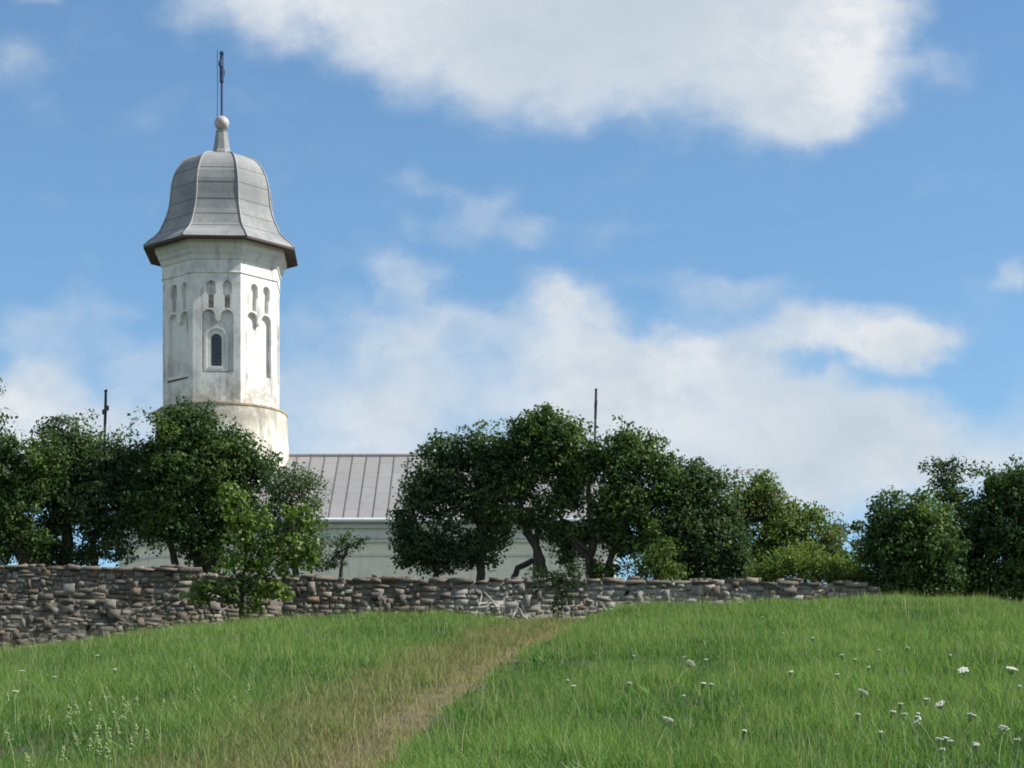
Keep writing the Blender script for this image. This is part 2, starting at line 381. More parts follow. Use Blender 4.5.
# ------------------------------------------------------------------ stone wall
TOPX = [-260, 0, 60, 190, 205, 240, 300, 400, 500, 600, 660, 740, 850, 900, 1120]
TOPY = [562, 564, 567, 567, 573, 575, 577, 579, 580, 579, 581, 580, 583, 588, 592]
def top_z(px):
    Y = float(np.interp(px, [p[0] for p in WALLP], [p[1] for p in WALLP])); return at(px, float(np.interp(px, TOPX, TOPY)), Y).z
def build_wall():
    vs = []; fs = []; cs = []
    def stone(px0, px1, z0, z1, col, off=0., depth=.12, top=False):
        if not top:
            wv = .035*math.sin(px0*.051+z0*2)+.025*math.sin(px0*.13+z0*5); z0 += wv; z1 += wv
        (xa, xb), (ya, yb) = wall_xy(np.array([px0, px1]))
        d = Vector((xb-xa, yb-ya, 0)).normalized(); nrm = Vector((d.y, -d.x, 0))      # towards the viewer
        j = lambda a: random.uniform(-a, a); tl = j(.014)
        L = xb-xa; g_ = .012
        n = len(vs)
        back = [(g_, z0+g_), (L-g_, z0+g_), (L-g_, z1-g_), (g_, z1-g_)]
        bev = min(random.uniform(.006, .02), (z1-z0)*.2)
        frt = [(g_+bev+j(.015), z0+bev+j(.012)), (L-g_-bev+j(.015), z0+bev+j(.012)), (L-g_-bev+j(.02), z1-bev+j(.015)), (g_+bev+j(.02), z1-bev+j(.015))]
        back = [(a, b+tl*(1 if i in (1, 2) else -1)) for i, (a, b) in enumerate(back)]; frt = [(a+j(.014), b+j(.010)+tl*(1 if i in (1, 2) else -1)) for i, (a, b) in enumerate(frt)]
        mid = [(a+j(.018), b+j(.014)) for a, b in back]
        for (a, b) in back: vs.append(Vector((xa, ya, 0)) + d*a + Vector((0, 0, b)) + nrm*(-depth))
        for (a, b) in mid: vs.append(Vector((xa, ya, 0)) + d*a + Vector((0, 0, b)) + nrm*(off-.018+j(.01)))
        for (a, b) in frt: vs.append(Vector((xa, ya, 0)) + d*a + Vector((0, 0, b)) + nrm*(off+j(.016)))
        fs.extend([(n+8, n+9, n+10, n+11)])
        for a in (0, 4):
            for k in range(4):
                k2 = (k+1) % 4; fs.append((n+a+k, n+a+k2, n+a+4+k2, n+a+4+k))
        cs.extend([col]*12)
    pal = [((.20, .17, .14), 5), ((.15, .125, .105), 4), ((.26, .225, .19), 4), ((.17, .12, .08), 2.5), ((.18, .10, .065), .5), ((.36, .33, .28), 1.), ((.11, .095, .08), 1.5)]
    def pick(px, z):
        c = random.choices([p[0] for p in pal], [p[1] for p in pal])[0]
        k = random.uniform(.8, 1.2); c = tuple(v*k*.84 for v in c)
        # pale lime-smeared stretch in the middle of the wall
        t_ = max(0, min(1, (px-425)/50))*max(0, min(1, (900-px)/200))
        tz = top_z(px) - z
        if random.random() < t_*(.85 if tz > .2 else .25): k = random.uniform(.5, 1.); c = tuple(a*(1-k)+b*k for a, b in zip(c, (.35, .34, .31)))
        if px < 425 and random.random() < .13 and tz > .9: c = (.30, .28, .245)
        return c
    z = 3.1
    while z < 6.5:
        hc = random.uniform(.075, .165)
        px = -260 + random.uniform(0, 15)
        while px < 876:
            w = random.choice((random.uniform(.08, .24), random.uniform(.14, .42)))/.0233
            pm = px + w/2; tz = top_z(pm) + .04*math.sin(pm*.21)*math.sin(pm*.083+1)
            xg, yg = wall_xy(np.array([pm])); gz = float(G(xg, yg-.3)[0])
            if z + hc*.6 < tz and z + hc > gz - .25:
                if random.random() < .09 and z + hc*2 < tz:
                    stone(px, px+w*.8, z-.02, z+hc+random.uniform(.05, .12), pick(pm, z), random.uniform(.01, .03))
                elif random.random() < .02: pass
                elif hc > .14 and random.random() < .35:      # two thin stones instead of one
                    zm = z + hc*random.uniform(.4, .6)
                    stone(px, px+w, z, zm, pick(pm, z), random.uniform(-.012, .012)); stone(px, px+w, zm, z+hc, pick(pm, z), random.uniform(-.012, .012))
                else:
                    stone(px, px+w, z+random.uniform(-.012, .012), z+hc+random.uniform(-.012, .012), pick(pm, z), random.uniform(-.016, .016))
            px += w
        z += hc
    # rough cap stones lying across the top
    px = -255
    while px < 876:
        w = random.uniform(.22, .6)/.0233; tz = top_z(px+w/2) + .04*math.sin((px+w/2)*.21)*math.sin((px+w/2)*.083+1)
        hh_ = random.uniform(.04, .10)
        if random.random() < .93:
            c = random.choice([(.19, .155, .12), (.24, .205, .17), (.13, .11, .095), (.15, .115, .09)])
            stone(px, px+w*.97, tz-.08, tz+hh_-.05, c, random.uniform(.0, .07), .5, True)
            if random.random() < .15: stone(px+w*.1, px+w*.7, tz+hh_-.055, tz+hh_+random.uniform(.02, .06), c, random.uniform(-.1, 0), .3, True)
        px += w
    V = np.array([tuple(v) for v in vs]); C = np.array(cs)
    n = len(V)
    # mortar core with an uneven top
    pxs = np.arange(-260, 881, 6.0); xs, ys = wall_xy(pxs)
    core = []; cc = []
    for p, x_, y_ in zip(pxs, xs, ys):
        tz = top_z(p) - .03; gz = float(G(np.array([x_]), np.array([y_-.3]))[0]) - .5
        core += [(x_, y_+.024, gz), (x_, y_+.024, tz), (x_, y_+.6, tz-.02), (x_, y_+.6, gz)]
        k = max(0, min(1, (p-425)/50))*max(0, min(1, (900-p)/200)); m_ = np.array([.15, .133, .112])*(1-k) + np.array([.34, .33, .30])*k
        cc += [m_]*4
    m = len(pxs)
    for i in range(m-1):
        for k in range(3): fs.append((n+4*i+k, n+4*i+4+k, n+4*i+5+k, n+4*i+1+k))
    fs.append((n, n+1, n+2, n+3)); b = n+4*(m-1); fs.append((b+3, b+2, b+1, b))
    me = mesh_quads('stone_wall', np.vstack([V, np.array(core)]), np.array(fs), np.vstack([C, np.array(cc)]))
    t = NT('rubble_stone'); vc = t.n('ShaderNodeVertexColor', _layer_name='Col')
    a = t.noise(7, 6, .7); b2 = t.noise(38, 4, .65); li = t.noise(1.3, 5, .7)
    c = t.mix(t.rng(a, .35, .7, 0, .6), vc.outputs[0], (.12, .105, .09))
    c = t.mix(t.rng(b2, .5, .72, 0, .55), c, (.36, .33, .29))
    c = t.mix(t.rng(li, .55, .72, 0, .4), c, (.075, .08, .045))
    t.col(c); t.b.inputs['Roughness'].default_value = .95
    t.bump(t.math('ADD', a, t.math('MULTIPLY', b2, .5)), .9, .04)
    o = link('stone_wall', me, t.m)
    tag(o, 'long low wall of rough brown and grey rubble stones crossing the top of the meadow', 'stone wall')
build_wall()

# ------------------------------------------------------------------ church
TY = 85.0
TROT = math.radians(2.5); TC = at(221.8, 300, TY); TX = TC.x
YARD = 5.3
church = empty('church', (TX, TY, YARD), 'white church with octagonal tower and long grey sheet metal roof behind the trees', 'church')
OR = 2.34; OA = OR*math.cos(PI/8)              # octagon radius and apothem
ROT8 = PI/8 + TROT
FY = TY - OA                                   # front facet plane
def zf(py, Y=None): return at(220, py, FY if Y is None else Y).z
k_ = mpp(FY, 15)
zb, zt = zf(402), zf(240)
def arc(cx, cy, r, a0, a1, n=10): return [(cx+r*math.cos(a0+(a1-a0)*i/n), cy+r*math.sin(a0+(a1-a0)*i/n)) for i in range(n+1)]
def zz(v): return zf(240 + v/3.413)            # from the enlarged view of the photograph
def sx(v): return (v-741)/3.413*k_
def bifora(bottom):
    L0, L1, R0, R1 = sx(690), sx(736), sx(754), sx(798); rl = (L1-L0)/2; rr = (R1-R0)/2
    sp = zz(236) - rl
    return ([(L0, bottom)] + arc(L0+rl, sp, rl, PI, 0) + [(L1, sp-.10), ((L1+R0)/2, sp-.22), (R0, sp-.10)]
            + arc(R0+rr, sp, rr, PI, 0) + [(R1, bottom)])
def keyhole(a, b, top):
    r = (b-a)/2; m = (a+b)/2; t0 = top - r; low = top - (zz(138)-zz(188)); bot = top-(zz(138)-zz(232))
    return [(m-.10, bot), (m-.105, low), (a, low+.02)] + arc(m, t0, r, PI, 0) + [(b, low+.02), (m+.105, low), (m+.10, bot)]
W = 2*OR*math.sin(PI/8)
prism = MB()
panel = curve_slab([(-W/2, zb-.3), (W/2, zb-.3), (W/2, zt), (-W/2, zt)],
                   [bifora(zz(452)), keyhole(sx(706), sx(737), zz(137)), keyhole(sx(761), sx(792), zz(137))], .2)
for k in range(8):
    th = PI/4*k + TROT; nrm = Vector((math.cos(th), math.sin(th), 0)); tan = Vector((-math.sin(th), math.cos(th), 0))
    vs = [Vector((TX, TY, 0)) + nrm*(OA+v[2]) + tan*v[0] + Vector((0, 0, v[1])) for v in panel[0]]
    prism.add(vs, panel[1])
prism.lathe([(OR-.17, zb-.3), (OR-.17, zt)], 8, TX, TY, ROT8)
# slightly proud frieze above the string line
zs = zz(110)
prism.lathe([(OR, zs-.03), (OR+.045, zs-.005), (OR+.045, zs+.03), (OR+.022, zs+.05), (OR+.022, zt)], 8, TX, TY, ROT8)
tower = prism.build('tower_wall', M['plaster'], church)
tower['label'] = 'weathered white octagonal tower wall with arched niches'
def facet_place(vs, k, d0):
    th = PI/4*k + TROT; nrm = Vector((math.cos(th), math.sin(th), 0)); tan = Vector((-math.sin(th), math.cos(th), 0))
    return [Vector((TX, TY, 0)) + nrm*(OA+d0+v[2]) + tan*v[0] + Vector((0, 0, v[1])) for v in vs]
for k in (6, 2):
    for (a_, b_, tp_) in ((706, 737, 137), (761, 792, 137)):
        mm_ = (sx(a_)+sx(b_))/2; lo_ = zz(tp_) - (zz(138)-zz(188)); bo_ = zz(tp_) - (zz(138)-zz(232))
        q_ = curve_slab([(mm_-.098, bo_+.01), (mm_+.098, bo_+.01), (mm_+.10, lo_+.03), (mm_-.10, lo_+.03)], [], .06)
        MB().add(facet_place(q_[0], k, -.12), q_[1]).build('niche_sill', M['stained'], church)
q_ = curve_slab([(-.58, zz(464)), (.62, zz(464)), (.62, zz(468)), (-.58, zz(470))], [], .06)
MB().add(facet_place(q_[0], 5, .03), q_[1]).build('rusty_flashing', M['rust'], church)
# windows on the four straight sides
def facet_place(vs, k, d0):
    th = PI/4*k + TROT; nrm = Vector((math.cos(th), math.sin(th), 0)); tan = Vector((-math.sin(th), math.cos(th), 0))
    return [Vector((TX, TY, 0)) + nrm*(OA+d0+v[2]) + tan*v[0] + Vector((0, 0, v[1])) for v in vs]
def arch_ring(cx, hw, z0, z1): return [(cx-hw, z0)] + arc(cx, z1-hw, hw, PI, 0) + [(cx+hw, z0)]
cxw = sx(739)
for k in (6, 0, 2, 4):
    m = MB()
    o1 = curve_slab(arch_ring(cxw, .45, zz(446), zz(290)), [arch_ring(cxw, .355, zz(440), zz(301))], .09); m.add(facet_place(o1[0], k, -.035), o1[1])
    o2 = curve_slab(arch_ring(cxw, .36, zz(441), zz(300)), [arch_ring(cxw, .20, zz(428), zz(318))], .06); m.add(facet_place(o2[0], k, -.08), o2[1])
    m.add(*(lambda s_: (facet_place(s_[0], k, -.02), s_[1]))(curve_slab([(cxw-.26, zz(440)), (cxw+.26, zz(440)), (cxw+.26, zz(430)), (cxw-.26, zz(430))], [], .07)))
    wn = m.build('window_frame', M['trim'], church)
    m = MB(); o3 = curve_slab(arch_ring(cxw, .21, zz(430), zz(317)), [], .01); m.add(facet_place(o3[0], k, -.13), o3[1])
    pane = m.build('pane', M['glass'], wn)
    m = MB()
    for i in range(1, 3): m.add(*(lambda s_: (facet_place(s_[0], k, -.115), s_[1]))(curve_slab([(cxw-.2+.133*i-.008, zz(429)), (cxw-.2+.133*i+.008, zz(429)), (cxw-.2+.133*i+.008, zz(322)), (cxw-.2+.133*i-.008, zz(322))], [], .012)))
    for i in range(1, 9):
        zq = zz(429) + (zz(322)-zz(429))*i/9; m.add(*(lambda s_: (facet_place(s_[0], k, -.117), s_[1]))(curve_slab([(cxw-.2, zq-.008), (cxw+.2, zq-.008), (cxw+.2, zq+.008), (cxw-.2, zq+.008)], [], .01)))
    m.build('window_bars', M['lead'], wn)
# cornice
R_BRIM = 3.08
zbrim = at(222, 236.5, TY - R_BRIM*math.cos(PI/8)).z       # front lower edge of the brim
cz = zbrim + .02
MB().lathe([(OR+.01, cz-.72), (OR+.07, cz-.68), (OR+.09, cz-.52), (OR+.17, cz-.44), (OR+.19, cz-.30), (OR+.30, cz-.17), (OR+.32, cz+.03)], 8, TX, TY, ROT8).build('cornice', M['trim'], church)
# drum under the octagon
DR = 2.50; zd = zf(401)
zdt = at(222, 401, TY-DR).z
MB().lathe([(DR+.26, YARD+3), (DR+.2, zdt-3.2), (DR+.11, zdt-1.9), (DR+.05, zdt-1.0), (DR, zdt-.10)], 64, TX, TY, 0).build('drum_wall', M['drum'], church, True)['label'] = 'stained round drum below the octagon'
MB().lathe([(DR, zdt-.10), (DR+.03, zdt-.09), (DR+.03, zdt-.02), (DR-.35, zdt+.05), (OR-.3, zdt+.06)], 64, TX, TY, 0).build('ledge', M['ledge'], church)
# dome: eight-sided bell
def zs_(py, rpx): # silhouette height for a corner at .28R towards us
    r = rpx*.0386/.961; return r, at(222, py, TY-.28*r).z
prof_px = [(247.8, 76.8), (244.5, 72.5), (240.5, 67), (237, 63.6), (233.8, 61), (226, 57.4), (218.1, 54.1), (210.3, 52), (202.5, 50.8), (195, 50.2), (186.9, 49.3), (179, 47.4), (171.3, 43.9), (166.5, 40.8), (163, 37.6), (160, 33.5), (158.2, 29), (156.8, 22), (155.9, 14), (155.6, 9)]
prof = [zs_(a, b) for a, b in prof_px]
prof[0] = (R_BRIM+.01, zbrim+.055)
dome = MB().lathe(prof, 8, TX, TY, ROT8).build('dome', M['dome'], church)
dome['label'] = 'bell shaped eight sided dome of grey sheet metal'
m = MB()
for k in range(8):
    t_ = ROT8 + PI/4*k
    m.tube([(TX+(r+.01)*math.cos(t_), TY+(r+.01)*math.sin(t_), z_+.01) for r, z_ in prof], .028, 6)
m.build('ridge_seams', M['seam'], dome)
m = MB()          # flat joints between the sheets
pz = [p[1] for p in prof]; pr = [p[0] for p in prof]
for yj in (165.8, 181.4, 198.6, 215, 228.5):
    zq = at(222, yj, TY-1.8).z
    a = [(float(np.interp(zq+d, pz, pr))+.012, zq+d) for d in (-.008, .008)]
    m.lathe([(a[0][0]-.03, a[0][1]), a[0], a[1], (a[1][0]-.03, a[1][1])], 8, TX, TY, ROT8)
m.build('sheet_joints', M['joint'], dome)
MB().lathe([(OR+.1, zbrim+.045), (R_BRIM-.03, zbrim-.02), (R_BRIM+.02, zbrim-.03), (R_BRIM+.02, zbrim+.05), (R_BRIM-.05, zbrim+.056)], 8, TX, TY, ROT8).build('fascia', M['fascia'], dome)['label'] = 'dark brown fascia and soffit'
# finial
zc0 = at(222, 155.0, TY).z; zc1 = at(222, 131, TY).z
MB().lathe([(.45, zc0-.15), (.41, zc0+.06), (.345, zc0+.16), (.235, zc1-.06), (.255, zc1-.02), (.12, zc1+.03)], 8, TX, TY, ROT8, (False, True)).build('finial', M['dome'], dome)
bc = at(221.5, 123.4, TY); rb = .285
MB().lathe([(rb*math.sin(PI*i/14)+1e-4, bc.z - rb*math.cos(PI*i/14)) for i in range(15)], 20, TX, TY).build('ball', M['ball'], dome, True)
# iron crosses seen almost edge on
def cross(cx, cy, z0, z1, arm_z, arm_l, mat, th=.05, lean=0., parent=church, yaw=math.radians(91), thin=.6):
    m = MB(); dxy = Vector((math.cos(yaw), math.sin(yaw), 0)); c0 = Vector((cx, cy, 0))
    m.tube([(cx, cy, z0), (cx+lean*.6, cy, arm_z-.5)], [th*thin, th*thin], 8)
    m.tube([(cx+lean*.6, cy, arm_z-.55), (cx+lean*.85, cy, arm_z), (cx+lean, cy, z1)], [th*1.15, th*1.2, th], 8)
    a = c0 + Vector((lean*.85, 0, arm_z))
    m.tube([a-dxy*arm_l, a+dxy*arm_l], [th*.85]*2, 8)
    for s_ in (-1, 1):
        e = a + dxy*arm_l*s_; m.tube([e+Vector((0, 0, -.09)), e+Vector((0, 0, .09))], [th]*2, 8)
        m.tube([a + dxy*arm_l*.55*s_ + Vector((0, 0, 0)), a + Vector((0, 0, -.38))], [th*.5]*2, 6)
        m.tube([a + dxy*arm_l*.55*s_ + Vector((0, 0, 0)), a + Vector((0, 0, .36))], [th*.5]*2, 6)
    t_ = Vector((cx+lean, cy, z1)); m.tube([t_ - dxy*.09, t_ + dxy*.09], [th*1.1]*2, 8)
    return m.build('cross', mat, parent)
c = cross(TX, TY, bc.z+rb*.9, at(222, 54, TY).z, at(222, 68, TY).z, .48, M['cross'], .075); c['label'] = 'dark blue iron cross on top of the dome'
pA = at(217.4, 50, TY); pB = at(217.4, 118, TY)
MB().tube([(pB.x, TY-.05, pB.z-.1), (pA.x+.01, TY-.05, (pA.z+pB.z)/2), (pA.x, TY-.05, pA.z)], [.012]*3, 5).build('lightning_rod', M['iron'], church)

# nave
HW = 4.6
NX0, NX1 = at(98, 500, TY-HW).x, at(617, 540, TY-HW).x
z_eave = at(350, 519, TY-HW-.45).z; z_ridge = at(350, 456, TY).z
EO = .45
m = MB()
def stadium(xa, xb, hw, z, n=10):                     # long body with a polygonal apse at each end
    pts = [(xa+hw*.55, TY-hw), (xb-hw*.0, TY-hw), (xb, TY+hw), (xa+hw*.55, TY+hw)]
    return [(p[0], p[1], z) for p in pts]
apx = NX0 + HW*.75
ROOF_ADD.default_value = TX - (apx+.2) + .535*60
apse = lambda r, z, n=8: [(apx + r*math.cos(PI/2 + PI*i/n)*.75, TY + r*math.sin(PI/2+PI*i/n), z) for i in range(n+1)]
def body(hw, xr, z): return [(xr, TY-hw, z), (xr, TY+hw, z)] + apse(hw, z)
def ring_wall(m, a, b):
    n = len(a); m.add(a+b, [(i, (i+1) % n, n+(i+1) % n, n+i) for i in range(n)])
ring_wall(m, body(HW, NX1, YARD-.5), body(HW, NX1, z_eave+.05))
nave = m.build('nave_wall', M['nave'], church)
m = MB()
for (e, za, zb_) in ((.10, z_eave-.80, z_eave-.66), (.16, z_eave-.66, z_eave-.30), (.30, z_eave-.30, z_eave-.12)):
    a, b = body(HW+e, NX1+e, za), body(HW+e, NX1+e, zb_); ring_wall(m, a, b)
    n = len(a); i0, i1 = body(HW-.02, NX1-.02, za), body(HW-.02, NX1-.02, zb_)
    m.add(i0+a, [(i, (i+1) % n, n+(i+1) % n, n+i) for i in range(n)]); m.add(b+i1, [(i, (i+1) % n, n+(i+1) % n, n+i) for i in range(n)])
m.build('nave_cornice', M['trim'], church)
m = MB(); a, b = body(HW+.07, NX1+.07, YARD-.5), body(HW+.07, NX1+.07, z_eave-2.05+.0); 
bandz = z_eave-1.30
for (za, zb_) in ((bandz, bandz+.07),):
    a, b = body(HW+.05, NX1+.05, za), body(HW+.05, NX1+.05, zb_); ring_wall(m, a, b)
m.build('string_course', M['trim'], church)
# roof with hipped right end and rounded left end
RX1 = at(597, 456, TY).x - .6; RX0 = at(106, 460, TY).x + .3
ov = body(HW+EO, NX1+EO, z_eave)
m = MB(); n = len(ov)
ridge_a, ridge_b = (RX0, TY, z_ridge), (RX1, TY, z_ridge)
vs = ov + [ridge_b, ridge_a]; iB, iA = n, n+1
fs = [(0, 1, iB), (1, 2, iA, iB), (n-1, 0, iB, iA)] + [(i, i+1, iA) for i in range(2, n-1)]
m.add(vs, fs)
m.add([(v[0], v[1], v[2]-.06) for v in ov] + ov, [(i, (i+1) % n, n+(i+1) % n, n+i) for i in range(n)])
m.add([(v[0], v[1], v[2]-.06) for v in ov] + body(HW+.28, NX1+.28, z_eave-.10), [(i, (i+1) % n, n+(i+1) % n, n+i) for i in range(n)])
roof = m.build('roof', M['roof'], church); roof['label'] = 'long grey brown sheet metal roof with standing seams'
m = MB()
e0 = Vector((0, TY-HW-EO, z_eave)); slope = Vector((0, HW+EO, z_ridge-z_eave)); sn = Vector((0, -slope.z, slope.y)).normalized()
xq = apx + .2
while xq < NX1+.2:
    tmax = 1.0 if xq < RX1 else max(.02, 1-(xq-RX1)/(NX1+EO-RX1))
    tmax = tmax if xq > RX0 else max(.02, 1-(RX0-xq)/(RX0-apx+4))
    a = Vector((xq, e0.y, e0.z)) - sn*.01; b = a + slope*tmax
    for side in (-1, 1):
        aa = Vector((a.x, TY+(a.y-TY)*side*1, a.z)) if side == 1 else Vector((a.x, 2*TY-a.y, a.z))
        bb = Vector((b.x, b.y, b.z)) if side == 1 else Vector((b.x, 2*TY-b.y, b.z))
        nn = sn if side == 1 else Vector((0, -sn.y, sn.z))
        w_ = Vector((.013, 0, 0)); h_ = nn*.04
        m.add([aa-w_, aa+w_, bb+w_, bb-w_, aa-w_+h_, aa+w_+h_, bb+w_+h_, bb-w_+h_], [(0,3,2,1),(4,5,6,7),(0,1,5,4),(1,2,6,5),(2,3,7,6),(3,0,4,7)])
    xq += .535
m.build('standing_seams', M['roof_seam'], roof)
m = MB(); xq = 1e9
while xq < NX1-.3:                                      # cross joints of the sheets, staggered
    for tt in (.22, .45, .66, .86):
        tt += random.uniform(-.06, .06)
        if xq > RX1 - 0.6: continue
        a = Vector((xq+.03, e0.y, e0.z)) + slope*tt; b = a + Vector((.475, 0, 0)); u = slope.normalized()*.012; h_ = sn*.012
        m.add([a-u, b-u, b+u, a+u, a-u+h_, b-u+h_, b+u+h_, a+u+h_], [(4,5,6,7),(0,1,5,4),(2,3,7,6)])
    xq += .535
MB().tube([(RX0, TY, z_ridge+.02), (RX1, TY, z_ridge+.02)], .07, 8).build('ridge_cap', M['roof'], roof)
gz = z_eave - .05
ga, gb = (apx, TY-HW-EO-.06), (NX1+EO, TY-HW-EO-.06)
m = MB(); m.tube([(ga[0], ga[1], gz), (gb[0], gb[1], gz)], .085, 10); m.build('gutter', M['gutter'], church)
m = MB(); dxp = NX1 - .12; dyp = TY-HW-.12
m.tube([(dxp, TY-HW-EO-.04, gz-.05), (dxp, dyp, gz-.5), (dxp, dyp, YARD)], .06, 8); m.build('downpipe', M['gutter'], church)
# roof-end crosses
pr_ = at(595, 390, TY); c = cross(pr_.x-.02, TY, z_ridge-.2, pr_.z, at(595, 404, TY).z, .30, M['iron'], .045, .06, thin=1.); c['label'] = 'thin dark cross on the right end of the roof'
pl_ = at(105, 391, TY); c = cross(pl_.x-.05, TY, z_ridge-.5, pl_.z, at(105, 410, TY).z, .42, M['iron'], .05, .08, yaw=math.radians(112), thin=1.); c['label'] = 'thin dark cross on the left end of the roof'

# ------------------------------------------------------------------ trees
def crown(name, lobes, Y, cols, leaf, dens, parent, mat, clump=.26, per=34, hole=.0, up=.25, seed=0):
    rng = np.random.default_rng(seed+100)
    P = []; S = []
    for lo in lobes:
        px, py, rx, ry = lo[:4]; dY = lo[4] if len(lo) > 4 else 0
        s = mpp(Y+dY, 7.5); c = at(px, py, Y+dY); a, b = rx*s, ry*s; d = (a+b)/2*.95
        nC = int(dens*(a*b + a*d*.6 + b*d*.6)*(115 if clump > .15 else 150))
        u = rng.normal(size=(nC, 3)); u /= np.linalg.norm(u, axis=1)[:, None]
        r = rng.uniform(0, 1, nC)**.42
        r = r*(1 + .2*np.sin(u[:, 0]*5+px)*np.cos(u[:, 2]*6+py) + .12*np.sin(u[:, 0]*11+u[:, 2]*13+py))
        spike = rng.uniform(0, 1, nC) < .07; r[spike] = rng.uniform(1., 1.3, spike.sum())
        q = u*r[:, None]*np.array([a, d, b]) + np.array(c)
        if hole > 0:
            hn = np.sin(q[:, 0]*2.3+px)*np.sin(q[:, 2]*2.9+py*1.3) + .5*np.sin(q[:, 0]*5.1+1)*np.sin(q[:, 2]*4.7+q[:, 1])
            q = q[hn > -1.25 + hole*.85]
        P.append(q); 
    Cn = np.vstack(P); nC = len(Cn)
    big = np.sin(Cn[:, 0]*1.9+seed)*np.sin(Cn[:, 2]*2.3+seed*2)+np.sin(Cn[:, 0]*3.7+Cn[:, 1]*2)*.6
    tone = np.clip(rng.normal(.36, .3, nC) + .28*big, 0, 1.25); 
    cr = clump*rng.uniform(.5, 1.35, nC)
    reps = rng.integers(int(per*.5), int(per*1.4), nC)
    ids = np.repeat(np.arange(nC), reps); n = len(ids)
    off = rng.normal(size=(n, 3)); off *= (rng.uniform(.2, 1, n)**.5/np.maximum(.5, np.linalg.norm(off, axis=1)))[:, None]
    off *= np.array([1.15, 1.15, .8])
    pos = Cn[ids] + off*cr[ids][:, None]
    ctr = Cn.mean(0); outw = pos-ctr; outw /= np.linalg.norm(outw, axis=1)[:, None]+1e-6
    nr = rng.normal(size=(n, 3))*.8 + outw*.45 + off*.5 + np.array([0, 0, up]); nr /= np.linalg.norm(nr, axis=1)[:, None]
    tg = np.cross(nr, rng.normal(size=(n, 3))); tg /= np.linalg.norm(tg, axis=1)[:, None]+1e-9
    bt = np.cross(nr, tg)
    L = leaf*rng.uniform(.65, 1.35, n); Wd = L*rng.uniform(.5, .7, n)
    V = np.empty((n, 4, 3), np.float32)
    V[:, 0] = pos - tg*L[:, None]*.5; V[:, 2] = pos + tg*L[:, None]*.5
    V[:, 1] = pos + bt*Wd[:, None]*.5 + nr*L[:, None]*.10 - tg*L[:, None]*.08; V[:, 3] = pos - bt*Wd[:, None]*.5 + nr*L[:, None]*.10 - tg*L[:, None]*.08
    f = np.clip(tone[ids] + rng.normal(0, .16, n), 0, 1.3)
    C = lerp(cols[0], cols[1], f)*rng.uniform(.8, 1.2, (n, 1))
    if len(cols) > 2:
        rr = rng.uniform(0, 1, nC)[ids] < .07; C[rr] = np.array(cols[2])*rng.uniform(.7, 1.2, (rr.sum(), 1))
    me = mesh_quads(name, V.reshape(-1, 3), np.arange(n*4).reshape(-1, 4), np.repeat(C, 4, axis=0))
    return link(name, me, mat, parent), Cn
DARK = ((.036, .074, .027), (.125, .18, .052)); BLUE = ((.036, .070, .036), (.115, .16, .064))
YELG = ((.10, .15, .035), (.22, .27, .07)); BRIGHT = ((.08, .135, .025), (.20, .27, .055))
def tree(label, Y, lobes, trunks, cols=DARK, leaf=.085, dens=1., hole=.35, group='trees behind the wall', name='tree', mat=None, clump=.26, per=34, seed=0, cat='tree', limbs=True):
    base = at(trunks[0][0][0], trunks[0][0][1], Y); gz_ = float(G(np.array([base.x]), np.array([Y]))[0])
    root = empty(name, (base.x, Y, gz_), label, cat, group)
    cr, Cn = crown('crown', lobes, Y, cols, leaf, dens, root, mat or M['leaf'], clump, per, hole, seed=seed)
    m = MB(); rnd = random.Random(seed)
    s = mpp(Y, 6.5)
    tips = []
    for tr in trunks:
        pts = [at(p[0], p[1], Y + (p[3] if len(p) > 3 else 0)) for p in tr]; rad = [p[2]*s for p in tr]
        g0 = Vector((pts[0].x, pts[0].y, min(gz_, pts[0].z) - .15))
        if pts[0].z - g0.z > .05: pts = [g0] + pts; rad = [rad[0]*1.25] + rad
        # resample with slight wobble
        P2 = []; R2 = []
        for i in range(len(pts)-1):
            for k in range(4):
                f = k/4; P2.append(pts[i].lerp(pts[i+1], f) + Vector((rnd.uniform(-1, 1), rnd.uniform(-1, 1), 0))*rad[i]*.25); R2.append(rad[i]*(1-f)+rad[i+1]*f)
        P2.append(pts[-1]); R2.append(rad[-1]); m.tube(P2, R2, 9)
        tips.append((pts[-1], rad[-1]))
    if limbs:
        for lo in lobes:
            c = at(lo[0], lo[1], Y + (lo[4] if len(lo) > 4 else 0))
            tp, rd = min(tips, key=lambda q: (q[0]-c).length)
            if (c-tp).length < .15: continue
            mid = tp.lerp(c, .5) + Vector((rnd.uniform(-.2, .2), rnd.uniform(-.2, .2), rnd.uniform(-.1, .2)))
            r0 = min(rd*.85, .09); m.tube([tp, tp.lerp(mid, .5), mid, c], [r0, r0*.85, r0*.65, r0*.35], 6)
            near = [q for q in Cn[:: max(1, len(Cn)//400)] if (Vector(q)-c).length < max(lo[2], lo[3])*s*1.1]
            rnd.shuffle(near)
            for q in near[:14]:
                q = Vector(q); b0 = mid.lerp(c, rnd.uniform(.2, 1)); mm = b0.lerp(q, .5) + Vector((0, 0, rnd.uniform(-.1, .15)))
                m.tube([b0, mm, q], [r0*.35, r0*.25, .008], 5)
    m.build('trunk', M['bark'], root, True)
    return root
TG = 'trees behind the wall'
